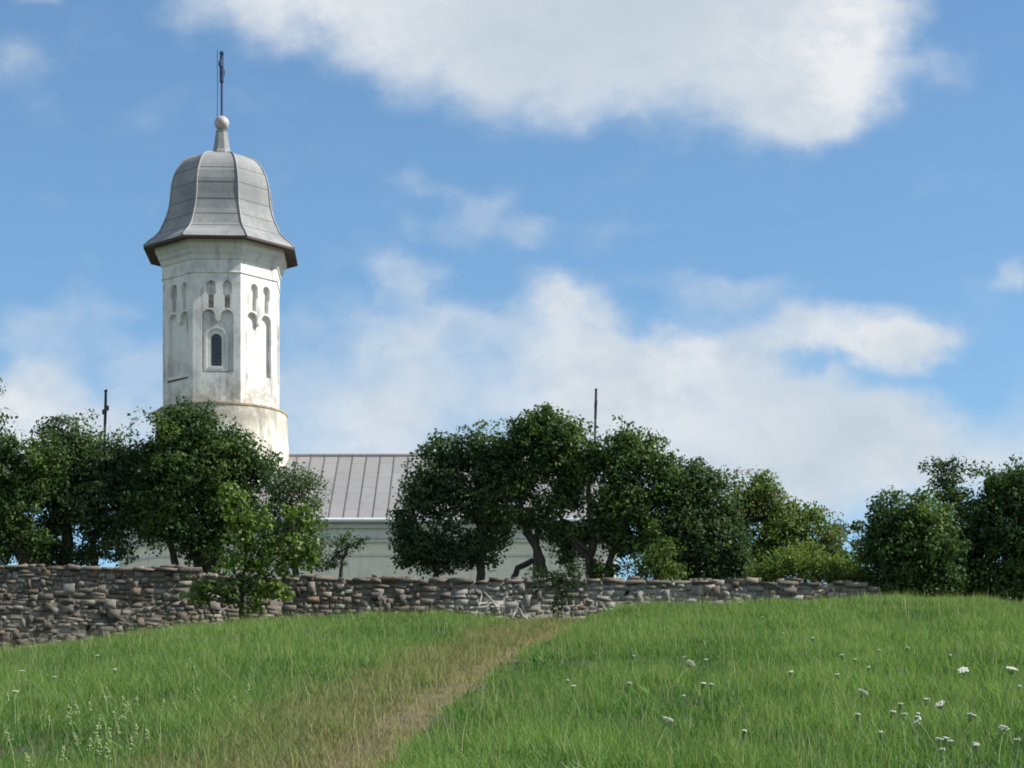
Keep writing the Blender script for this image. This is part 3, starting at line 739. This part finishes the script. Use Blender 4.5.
tree('dark leafy tree at the left edge of the wall with a thick leaning trunk', 54.5,
     [(0, 462, 34, 30), (-40, 450, 45, 50), (12, 505, 32, 34), (28, 540, 24, 16), (-35, 520, 50, 40), (40, 470, 24, 30), (8, 556, 20, 9), (36, 556, 14, 9), (-20, 388, 20, 8), (-45, 405, 20, 18)],
     [[(30, 570, 9), (18, 545, 8), (2, 512, 7), (-14, 470, 5)], [(-50, 570, 7), (-45, 500, 5)]], DARK, .095, 1.0, .3, seed=1)
tree('dark rounded tree second from the left, in front of the small left cross', 55.5,
     [(72, 452, 34, 32), (45, 478, 32, 34), (100, 468, 34, 36), (70, 505, 46, 34), (110, 510, 36, 38), (44, 535, 26, 22), (105, 550, 26, 12), (50, 558, 24, 8), (82, 555, 18, 9), (128, 480, 24, 32), (62, 428, 18, 12)],
     [[(66, 572, 7), (66, 540, 6), (70, 505, 4)], [(95, 572, 4), (92, 545, 3.5), (100, 515, 2)]], BLUE, .095, .95, .55, seed=2)
tree('tall dark tree hiding the foot of the church tower', 55.0,
     [(182, 428, 32, 27), (158, 448, 30, 30), (205, 445, 26, 22), (185, 470, 46, 36), (225, 475, 32, 34), (160, 500, 34, 34), (208, 515, 44, 34), (205, 548, 30, 18), (155, 530, 20, 18), (232, 450, 26, 22), (240, 510, 24, 24), (258, 470, 22, 22)],
     [[(212, 572, 9), (210, 545, 8), (205, 505, 6)], [(203, 572, 8), (196, 540, 6), (185, 490, 4)], [(176, 572, 4), (171, 545, 3.5), (168, 505, 3)]], DARK, .095, 1.0, .5, seed=3)
tree('smaller loose tree beside the left end of the visible roof, behind the bright sapling', 53.6,
     [(290, 485, 30, 20), (270, 500, 24, 24), (306, 505, 20, 24), (312, 540, 15, 26), (285, 535, 22, 22), (300, 562, 20, 12)],
     [[(296, 577, 3.5), (292, 545, 3), (288, 510, 2)]], BLUE, .075, .8, .75, seed=4)
tree('small low shrub rising just over the wall in front of the pale church wall', 52.8,
     [(338, 556, 12, 11), (350, 548, 14, 10), (345, 535, 7, 8), (362, 541, 9, 5), (328, 566, 12, 7)],
     [[(340, 579, 2), (342, 562, 1.6), (348, 546, 1)]], BLUE, .07, .8, .55, group='shrubs on the wall', name='shrub', cat='shrub', clump=.14, per=16, seed=5)
tree('broad dark tree at the left of the middle group with drooping foliage', 55.5,
     [(440, 458, 22, 22), (478, 455, 30, 26), (428, 488, 26, 26), (465, 498, 34, 30), (415, 518, 22, 28), (425, 548, 26, 22), (460, 545, 22, 20), (500, 480, 30, 36), (490, 530, 24, 20), (408, 535, 12, 20), (410, 562, 14, 9), (442, 564, 16, 8), (468, 562, 10, 8), (488, 560, 8, 9), (505, 455, 18, 18)],
     [[(513, 580, 3), (518, 568, 3), (532, 561, 3), (545, 564, 3.5)], [(480, 580, 4.5), (482, 550, 4), (478, 500, 3)], [(436, 580, 3), (438, 555, 3)]], BLUE, .095, 1.0, .55, seed=6)
tree('tallest tree of the middle group with a thick trunk leaning left', 55.0,
     [(545, 430, 34, 22), (525, 440, 24, 22), (565, 445, 26, 28), (520, 478, 24, 24), (575, 478, 22, 28), (515, 512, 26, 20), (560, 525, 28, 24), (545, 455, 30, 22), (548, 418, 18, 10), (565, 500, 16, 20), (538, 505, 14, 16), (590, 470, 14, 24), (583, 535, 16, 14), (565, 560, 12, 12)],
     [[(546, 580, 4.6), (541, 560, 4.4), (531, 538, 4), (520, 510, 3), (528, 480, 2.2)], [(536, 535, 3), (552, 505, 2.5), (560, 480, 2)], [(572, 580, 4), (568, 550, 4), (562, 520, 2.5)]], DARK, .095, .9, .8, seed=7)
tree('dark tree right of the thin roof cross with two forking trunks', 54.6,
     [(628, 450, 32, 22), (615, 470, 28, 32), (645, 475, 26, 32), (625, 505, 38, 32), (650, 515, 24, 28), (608, 530, 18, 18), (632, 545, 20, 14), (655, 545, 16, 22), (600, 462, 14, 20), (668, 482, 14, 24), (598, 572, 22, 8)],
     [[(592, 582, 4.6), (590, 558, 4.4), (596, 540, 3.6), (590, 520, 3), (588, 490, 2.2), (592, 462, 2)], [(590, 558, 3.6), (578, 548, 3), (570, 535, 3)], [(608, 582, 4), (610, 560, 3.2), (622, 530, 3)]], DARK, .095, .95, .55, seed=8)
tree('rounded dark tree at the right end of the middle group', 55.0,
     [(693, 480, 30, 20), (680, 500, 28, 28), (708, 500, 26, 28), (695, 530, 38, 34), (725, 530, 18, 34), (672, 535, 20, 30), (700, 560, 34, 18), (735, 555, 14, 22), (672, 572, 20, 9), (708, 575, 26, 8), (740, 572, 16, 9)],
     [[(695, 584, 5), (694, 555, 4.5), (692, 520, 3)]], BLUE, .095, 1., .45, seed=9)
tree('light green loose tree with yellowing tips between the middle and right groups', 56.5,
     [(762, 500, 24, 20), (750, 520, 24, 26), (785, 520, 28, 24), (770, 545, 40, 26), (810, 540, 24, 22), (755, 560, 26, 20), (762, 482, 12, 8), (800, 560, 30, 18), (740, 500, 14, 20), (760, 575, 24, 9), (803, 522, 20, 17), (822, 545, 20, 18), (838, 560, 18, 14)],
     [[(775, 584, 3), (772, 555, 3), (768, 520, 2)], [(805, 584, 2), (808, 550, 1.5)]], ((.08, .13, .035), (.20, .25, .075), (.22, .17, .09)), .09, .9, .6, seed=10)
tree('small thin tree with sparse drooping branches left of the dark right group', 57.5,
     [(828, 525, 14, 12), (845, 540, 16, 16), (858, 530, 9, 9), (820, 512, 8, 7), (862, 552, 10, 14), (838, 560, 18, 16)],
     [[(845, 586, 2), (843, 560, 1.6), (838, 530, 1)]], ((.06, .09, .03), (.15, .17, .06)), .08, .8, .7, clump=.2, per=24, seed=11)
tree('low yellow green bush above the right end of the wall', 53.6,
     [(790, 568, 30, 16), (820, 566, 26, 14), (850, 572, 24, 12), (765, 574, 16, 10), (812, 555, 14, 10), (840, 578, 30, 9), (868, 580, 14, 10)],
     [[(800, 588, 2), (802, 570, 1.5)], [(835, 588, 2), (838, 572, 1.5)]], YELG, .08, 1., .3, group='shrubs on the wall', name='bush', cat='bush', seed=12)
tree('light green bush behind the wall below the dark trees of the middle group', 53.4,
     [(655, 565, 16, 16), (672, 572, 14, 10), (640, 572, 10, 10), (668, 548, 8, 10)],
     [[(655, 584, 2), (656, 566, 1.5)]], ((.06, .11, .028), (.15, .19, .05)), .08, 1., .4, group='shrubs on the wall', name='bush', cat='bush', seed=13)
tree('dark dome shaped tree at the left of the right group', 52.5,
     [(900, 515, 28, 24), (885, 535, 24, 24), (920, 525, 30, 32), (905, 555, 36, 30), (935, 550, 28, 34), (878, 552, 18, 22), (900, 578, 30, 14), (938, 580, 26, 14), (885, 588, 22, 9), (925, 592, 30, 8)],
     [[(908, 598, 5), (908, 570, 4.5), (905, 535, 3)]], DARK, .095, 1.05, .25, seed=14)
tree('airy tall tree of the right group with a thin open top', 54.0,
     [(945, 472, 17, 9), (948, 488, 14, 16), (958, 505, 20, 16), (965, 535, 26, 26), (930, 480, 8, 6), (975, 560, 28, 26), (960, 582, 26, 16), (970, 592, 30, 8), (940, 465, 10, 5), (955, 466, 8, 5)],
     [[(955, 598, 4), (952, 560, 3.5), (946, 520, 3), (944, 485, 1.6)], [(966, 560, 3), (985, 535, 3), (1000, 520, 2)]], BLUE, .095, .9, .65, seed=15)
tree('large dark tree cut by the right edge of the photo', 53.2,
     [(990, 485, 22, 18), (1010, 500, 26, 24), (985, 510, 18, 20), (1035, 500, 30, 36), (1005, 540, 32, 32), (1040, 545, 40, 40), (1000, 578, 34, 18), (1050, 580, 40, 20), (1075, 515, 30, 36), (1015, 476, 12, 8), (1010, 592, 40, 10)],
     [[(1020, 600, 6), (1010, 560, 5), (995, 530, 4), (988, 500, 2.5)], [(1050, 600, 6), (1050, 540, 4)]], DARK, .095, .95, .5, seed=16)
tree('bright green young maple sapling growing against the front of the wall', 48.3,
     [(236, 508, 12, 22), (252, 522, 20, 16), (228, 492, 8, 10), (300, 518, 18, 14), (295, 540, 24, 20), (262, 545, 26, 22), (245, 570, 26, 20), (280, 565, 20, 16), (214, 588, 28, 12), (255, 594, 32, 16), (238, 530, 12, 20), (312, 548, 10, 16), (280, 590, 14, 12), (200, 598, 12, 8)],
     [[(242, 616, 2.6), (241, 590, 2.3), (246, 560, 1.8), (244, 520, 1.2), (236, 495, .7)], [(241, 596, 1.6), (262, 570, 1.3), (290, 545, 1)], [(240, 604, 1.2), (222, 596, 1), (206, 590, .7)]],
     BRIGHT, .115, .85, .5, group='shrubs on the wall', name='sapling', mat=M['leaf_bright'], clump=.16, per=13, seed=17, cat='sapling')
tree('dark green ivy like bush hanging over the middle of the wall', 51.15,
     [(545, 574, 18, 6), (572, 573, 15, 6), (558, 583, 14, 9), (563, 597, 9, 10), (557, 608, 7, 7), (536, 583, 7, 6), (577, 584, 7, 7)],
     [[(561, 618, .9), (562, 600, .8), (558, 575, .6)]], ((.03, .06, .025), (.08, .12, .045)), .07, .9, .55, group='shrubs on the wall', name='shrub', clump=.12, per=14, seed=18, cat='shrub', limbs=False)

# dead sticks leaning on the wall
rt = at(483, 613, 50.9)
rt.z = float(G(np.array([rt.x]), np.array([50.7]))[0])
db = empty('dead_branch', rt, 'pale dead sticks leaning against the grey middle of the wall', 'branch')
m = MB()
for (a, b) in (((474, 618), (482, 594)), ((500, 614), (484, 592)), ((470, 608), (504, 607)), ((512, 618), (518, 603)), ((524, 618), (514, 604)), ((478, 604), (492, 603))):
    p, q = at(*a, 50.9), at(*b, 51.25); mm = p.lerp(q, .5) + Vector((.03, 0, .02)); m.tube([p, mm, q], [.028, .024, .016], 6)
m.build('sticks', M['drywood'], db)

# ------------------------------------------------------------------ meadow flowers
def flower_mesh(size, h, seed, cream=False):
    r = random.Random(seed); st = MB(); um = MB()
    st.tube([(0, 0, -.02), (r.uniform(-.02, .02), 0, h*.5), (r.uniform(-.03, .03), r.uniform(-.02, .02), h)], [.005, .004, .003], 5)
    tip = Vector((0, 0, h))
    if not cream:
        for i in range(16):                   # flat umbel of small florets
            a = i*2.4; rr = size*math.sqrt((i+.5)/16); p = tip + Vector((math.cos(a)*rr, math.sin(a)*rr, .03 - rr*rr*2.0 + r.uniform(-.003, .003)))
            st.tube([tip - Vector((0, 0, .03)), p], [.002, .0015], 3)
            um.lathe([(1e-4, p.z-.004), (size*.24, p.z), (size*.2, p.z+.007), (1e-4, p.z+.009)], 6, p.x, p.y, a)
    else:
        for i in range(26):                   # upright cream panicle
            f = r.random(); a = r.uniform(0, 2*PI); rr = size*(1-f*.7)*r.uniform(.3, 1); p = Vector((math.cos(a)*rr, math.sin(a)*rr, h*(.6+.45*f)))
            um.lathe([(1e-4, p.z-.008), (.008, p.z), (1e-4, p.z+.009)], 5, p.x, p.y, a)
            if i % 3 == 0: st.tube([(0, 0, p.z-.04), p], [.002, .0015], 3)
    return st.mesh('stem'), um.mesh('flower_head')
kinds = {}
for i in range(3): kinds['w', i] = flower_mesh(.038+.007*i, .30+.04*i, i)
for i in range(3): kinds['s', i] = flower_mesh(.016+.004*i, .26+.03*i, i+5)
for i in range(3): kinds['c', i] = flower_mesh(.03, .19+.03*i, i+9, True)
for (k, i), (a, b) in kinds.items():
    a.materials.append(M['stem']); b.materials.append(M['cream'] if k == 'c' else M['petal'])
def ground_hit(px, py):
    Ys = np.linspace(13, 50, 1500); b = CYP-py
    dy = CP*F_PX - SP*b; dz = SP*F_PX + CP*b
    xs = (px-512)*Ys/dy; zs_r = dz*Ys/dy; g_ = G(xs, Ys); i = int(np.argmax(g_ >= zs_r))
    return Vector((xs[i], Ys[i], g_[i]))
fr = random.Random(5)
def flower(px, py, k, label, group, tilt=None):
    i = fr.randrange(3); a, b = kinds[k, i]
    p = ground_hit(px, py + {'w': 30, 's': 26, 'c': 22}[k]*min(1.2, max(.5, (py-560)/170)))
    nm = 'wild_flower'
    root = empty(nm, p, label, 'flower', group); root.rotation_euler = (fr.uniform(-.3, .3) if tilt is None else tilt[0], fr.uniform(-.3, .3) if tilt is None else tilt[1], fr.uniform(0, 6))
    for nme, d in (('stem', a), ('flower_head', b)):
        o = bpy.data.objects.new(nme, d); COL.objects.link(o); o.parent = root
    return root
GW = 'white umbel flowers in the right half of the meadow'
for (px, py, lab) in ((964, 686, 'wide white flower head, topmost of the big ones in the right of the meadow'), (952, 710, 'tilted white flower head between the topmost one and the lowest pair on the right'),
                      (940, 727, 'bright oval white flower head left of the tilted ones on the right'), (963, 727, 'white flower head leaning over in front of the tilted pair on the right'),
                      (1001, 688, 'small dull white flower head near the right edge'), (843, 703, 'lone bright white flower head left of the white cluster on the right'),
                      (672, 672, 'lone white flower head high on the slope in the middle of the green grass'), (652, 727, 'flat white flower head low in the middle of the meadow'), (998, 735, 'pair of narrow white petals at the right edge of the meadow')):
    flower(px, py, 'w', lab, GW, (fr.uniform(.2, .7), fr.uniform(-.5, .5)))
for (px, py) in ((878, 660), (852, 670), (860, 670), (872, 678), (886, 732), (896, 720), (906, 733), (923, 719), (856, 731), (880, 745), (912, 725), (918, 732), (934, 753), (942, 764), (952, 759), (965, 759), (978, 762), (928, 759), (1014, 697), (946, 665), (845, 688), (900, 662), (734, 744), (690, 668), (706, 672), (782, 640), (738, 609), (765, 622), (632, 664), (684, 706), (700, 700), (785, 688), (1010, 760), (630, 698), (560, 688), (576, 700), (712, 700), (820, 652)):
    flower(px, py, 's', 'tiny white flower head scattered through the green grass of the right half', GW)
GL = 'white and cream flowers in the left of the meadow'
for (px, py, lab) in ((116, 679, 'brightest white flower head in the grass left of the dry strip, below the wall'), (97, 668, 'small white flower head just up and left of the brightest one on the left'),
                      (60, 688, 'white flower head left of the brightest one on the left'), (22, 686, 'pale flower head near the left edge of the meadow'), (15, 708, 'two-headed pale flower close to the left edge of the meadow')):
    flower(px, py, 's', lab, GL)
for (px, py) in ((112, 698), (122, 700), (90, 705), (98, 697), (76, 718), (82, 712), (116, 716), (122, 718), (130, 708), (136, 700), (96, 726), (120, 727), (134, 732), (84, 738), (94, 732), (88, 745), (96, 750), (146, 733), (36, 760), (60, 755), (14, 734), (180, 668), (195, 663), (200, 672), (160, 706), (232, 700), (246, 690), (204, 690), (106, 740), (128, 744), (70, 708), (48, 720), (6, 700), (112, 756)):
    flower(px, py, 'c', 'pale cream bedstraw plant flowering in the grass at lower left', GL)

# ------------------------------------------------------------------ light, sky, camera
EL = math.radians(42); AZ = math.radians(-4)        # sun: to the right, slightly on our side
to_sun = Vector((math.cos(EL)*math.cos(AZ), math.cos(EL)*math.sin(AZ), math.sin(EL)))
sd = bpy.data.lights.new('sun', 'SUN'); sd.energy = 5.0; sd.angle = math.radians(.6); sd.color = (1, .95, .87)
so = bpy.data.objects.new('sun', sd); COL.objects.link(so); so.rotation_euler = (-to_sun).to_track_quat('-Z', 'Y').to_euler(); so.location = (30, 0, 60)
w = bpy.data.worlds.new('World'); scene.world = w; w.use_nodes = True
class WT(NT):
    def __init__(s, tree): s.t = tree
wt = WT(w.node_tree); bg = w.node_tree.nodes['Background']
sky = wt.n('ShaderNodeTexSky', _sky_type='NISHITA', _sun_disc=False, _sun_elevation=EL, _sun_rotation=PI/2 - AZ)
sky.altitude = 300; sky.air_density = 1.0; sky.dust_density = .6; sky.ozone_density = 2.0
SKYSTR = .093
tc = wt.n('ShaderNodeTexCoord'); gen = tc.outputs['Generated']
sp = wt.n('ShaderNodeSeparateXYZ'); wt.t.links.new(gen, sp.inputs[0])
yy = wt.math('MAXIMUM', sp.outputs[1], .03)
cu = wt.n('ShaderNodeCombineXYZ'); wt.set(cu.inputs[0], wt.math('DIVIDE', sp.outputs[0], yy)); wt.set(cu.inputs[1], wt.math('DIVIDE', sp.outputs[2], yy))
uv = cu.outputs[0]
# wind-torn distortion
nz = wt.n('ShaderNodeTexNoise'); wt.t.links.new(uv, nz.inputs['Vector']); nz.inputs['Scale'].default_value = 22; nz.inputs['Detail'].default_value = 5; nz.inputs['Roughness'].default_value = .55
ds = wt.n('ShaderNodeVectorMath', _operation='SUBTRACT'); wt.t.links.new(nz.outputs['Color'], ds.inputs[0]); ds.inputs[1].default_value = (.5, .5, .5)
dm = wt.n('ShaderNodeVectorMath', _operation='MULTIPLY_ADD'); wt.t.links.new(ds.outputs[0], dm.inputs[0]); dm.inputs[1].default_value = (.055, .04, 0); wt.t.links.new(uv, dm.inputs[2])
duv = dm.outputs[0]
BL = [(275,-15,130,70,1.),(430,30,130,85,1.),(545,45,120,95,1.),(660,35,140,105,1.),(775,45,110,105,1.),(850,50,85,100,1.),(600,-40,380,90,1.),(560,120,60,30,.3),(800,110,60,45,.5),
      (50,325,120,46,.5),(120,385,140,40,.6),(15,420,110,55,1.),(110,440,90,40,.7),
      (330,400,120,120,.7),(430,350,100,80,.55),(410,275,42,28,.45),(530,320,80,60,.6),(600,360,90,85,.6),(480,440,210,70,.6),
      (700,410,180,100,.8),(640,318,34,26,-.4),(818,362,40,18,-.42),(470,292,50,24,-.35),(690,345,40,22,.3),(560,300,40,26,.35),(735,345,100,50,.5),(735,287,80,26,.55),(850,325,110,30,.9),(915,345,70,22,.5),(820,420,140,80,.75),(905,430,80,60,.6),(760,475,170,60,.6),
      (1015,460,70,60,.95),(890,470,110,60,.6),(590,400,110,60,.35),(1024,275,24,26,.6),(905,345,60,24,.7),
      (420,185,50,22,.5),(490,205,50,22,.4),(525,240,38,22,.5),(450,230,60,20,.3),(20,65,50,30,.34),(945,70,50,34,.42),(40,0,40,14,.45),(660,230,60,16,.2),(590,250,50,30,.25)]
acc = None
for (bx, by, rx, ry, wgt) in BL:
    c = at(bx, by, 1.0); iu, iv = F_PX/rx/1.25, F_PX/ry/1.25
    md = wt.n('ShaderNodeVectorMath', _operation='MULTIPLY_ADD'); wt.t.links.new(duv, md.inputs[0]); md.inputs[1].default_value = (iu, iv, 0); md.inputs[2].default_value = (-c.x*iu, -c.z*iv, 0)
    ln = wt.n('ShaderNodeVectorMath', _operation='LENGTH'); wt.t.links.new(md.outputs[0], ln.inputs[0])
    f = wt.rng(ln.outputs['Value'], 0.15, 1.0, wgt, 0.)
    acc = f if acc is None else wt.math('ADD', acc, f)
def sky_noise(scale, det, ro, seed):
    mp = wt.n('ShaderNodeMapping'); wt.t.links.new(uv, mp.inputs[0]); mp.inputs['Location'].default_value = (seed, seed*1.7, seed*.3); mp.inputs['Scale'].default_value = (1, 1.35, 1)
    nd = wt.n('ShaderNodeTexNoise'); wt.t.links.new(mp.outputs[0], nd.inputs['Vector']); nd.inputs['Scale'].default_value = scale; nd.inputs['Detail'].default_value = det; nd.inputs['Roughness'].default_value = ro
    return nd.outputs['Fac']
fb = sky_noise(26, 7, .55, 3.1); fb2 = sky_noise(9, 5, .5, 7.7)
dens = wt.math('ADD', acc, wt.math('MULTIPLY', wt.math('SUBTRACT', fb, .5), 1.25))
mask = wt.rng(dens, .0, 1.3, 0, .96)
br = wt.rng(fb2, .35, .65)
core = wt.rng(dens, .5, 2.3)
ccol = wt.mix(br, (.63, .705, .785), (.79, .825, .86))
ccol = wt.mix(wt.math('MULTIPLY', core, .45), ccol, (.50, .58, .64))
# brighter sunlit billows: the right end of the high cloud, the low left bank, the streak at right
hi = None
for (bx, by, rx, ry, wgt) in ((860, 45, 85, 110, 1.), (300, 10, 110, 70, .6), (5, 425, 90, 50, .9), (690, 350, 80, 55, .6), (470, 380, 120, 70, .35), (730, 420, 140, 60, .4), (860, 335, 110, 32, .6), (560, 320, 70, 50, .35), (760, 30, 90, 70, .4)):
    c = at(bx, by, 1.0); iu, iv = F_PX/rx/1.2, F_PX/ry/1.2
    md = wt.n('ShaderNodeVectorMath', _operation='MULTIPLY_ADD'); wt.t.links.new(duv, md.inputs[0]); md.inputs[1].default_value = (iu, iv, 0); md.inputs[2].default_value = (-c.x*iu, -c.z*iv, 0)
    ln = wt.n('ShaderNodeVectorMath', _operation='LENGTH'); wt.t.links.new(md.outputs[0], ln.inputs[0]); f = wt.rng(ln.outputs['Value'], 0.1, 1.0, wgt, 0.)
    hi = f if hi is None else wt.math('ADD', hi, f)
ccol = wt.mix(wt.rng(hi, 0, 1., 0, .9), ccol, (.88, .89, .90))
rn = wt.n('ShaderNodeTexNoise'); wt.t.links.new(gen, rn.inputs['Vector']); rn.inputs['Scale'].default_value = 2.6; rn.inputs['Detail'].default_value = 6
side = wt.math('MULTIPLY', wt.rng(sp.outputs[1], .86, .74, 0, 1), wt.rng(rn.outputs['Fac'], .42, .60, 0, .95))  # cloud cover added outside the view to whiten the sky's blue fill light
fine = sky_noise(60, 6, .6, 1.3)
ccol = wt.mix(wt.rng(fine, .4, .7, 0, .4), ccol, (.52, .61, .71))
skyc = wt.mix(1., sky.outputs[0], (SKYSTR*.86, SKYSTR*1.08, SKYSTR*1.17), 'MULTIPLY')
mask = wt.math('MAXIMUM', mask, side)
scaled = wt.mix(mask, skyc, wt.mix(1., ccol, (2**-EXPO,)*3, 'MULTIPLY'))
wt.t.links.new(scaled, bg.inputs[0]); bg.inputs[1].default_value = 1.0
cam = bpy.data.cameras.new('camera'); co = bpy.data.objects.new('camera', cam); COL.objects.link(co)
cam.sensor_width = 36; cam.lens = F_PX/1024*36; cam.shift_y = (CYP-384)/1024; cam.clip_start = .1; cam.clip_end = 3000
co.location = (0, 0, 0); co.rotation_euler = (PI/2 + PITCH, 0, 0); scene.camera = co
vs_ = scene.view_settings; vs_.view_transform = 'Standard'; vs_.look = 'None'; vs_.exposure = EXPO; vs_.gamma = 1; vs_.use_curve_mapping = False
scene.cycles.max_bounces = 6; scene.cycles.use_denoising = True
scene.cycles.filter_width = 1.8
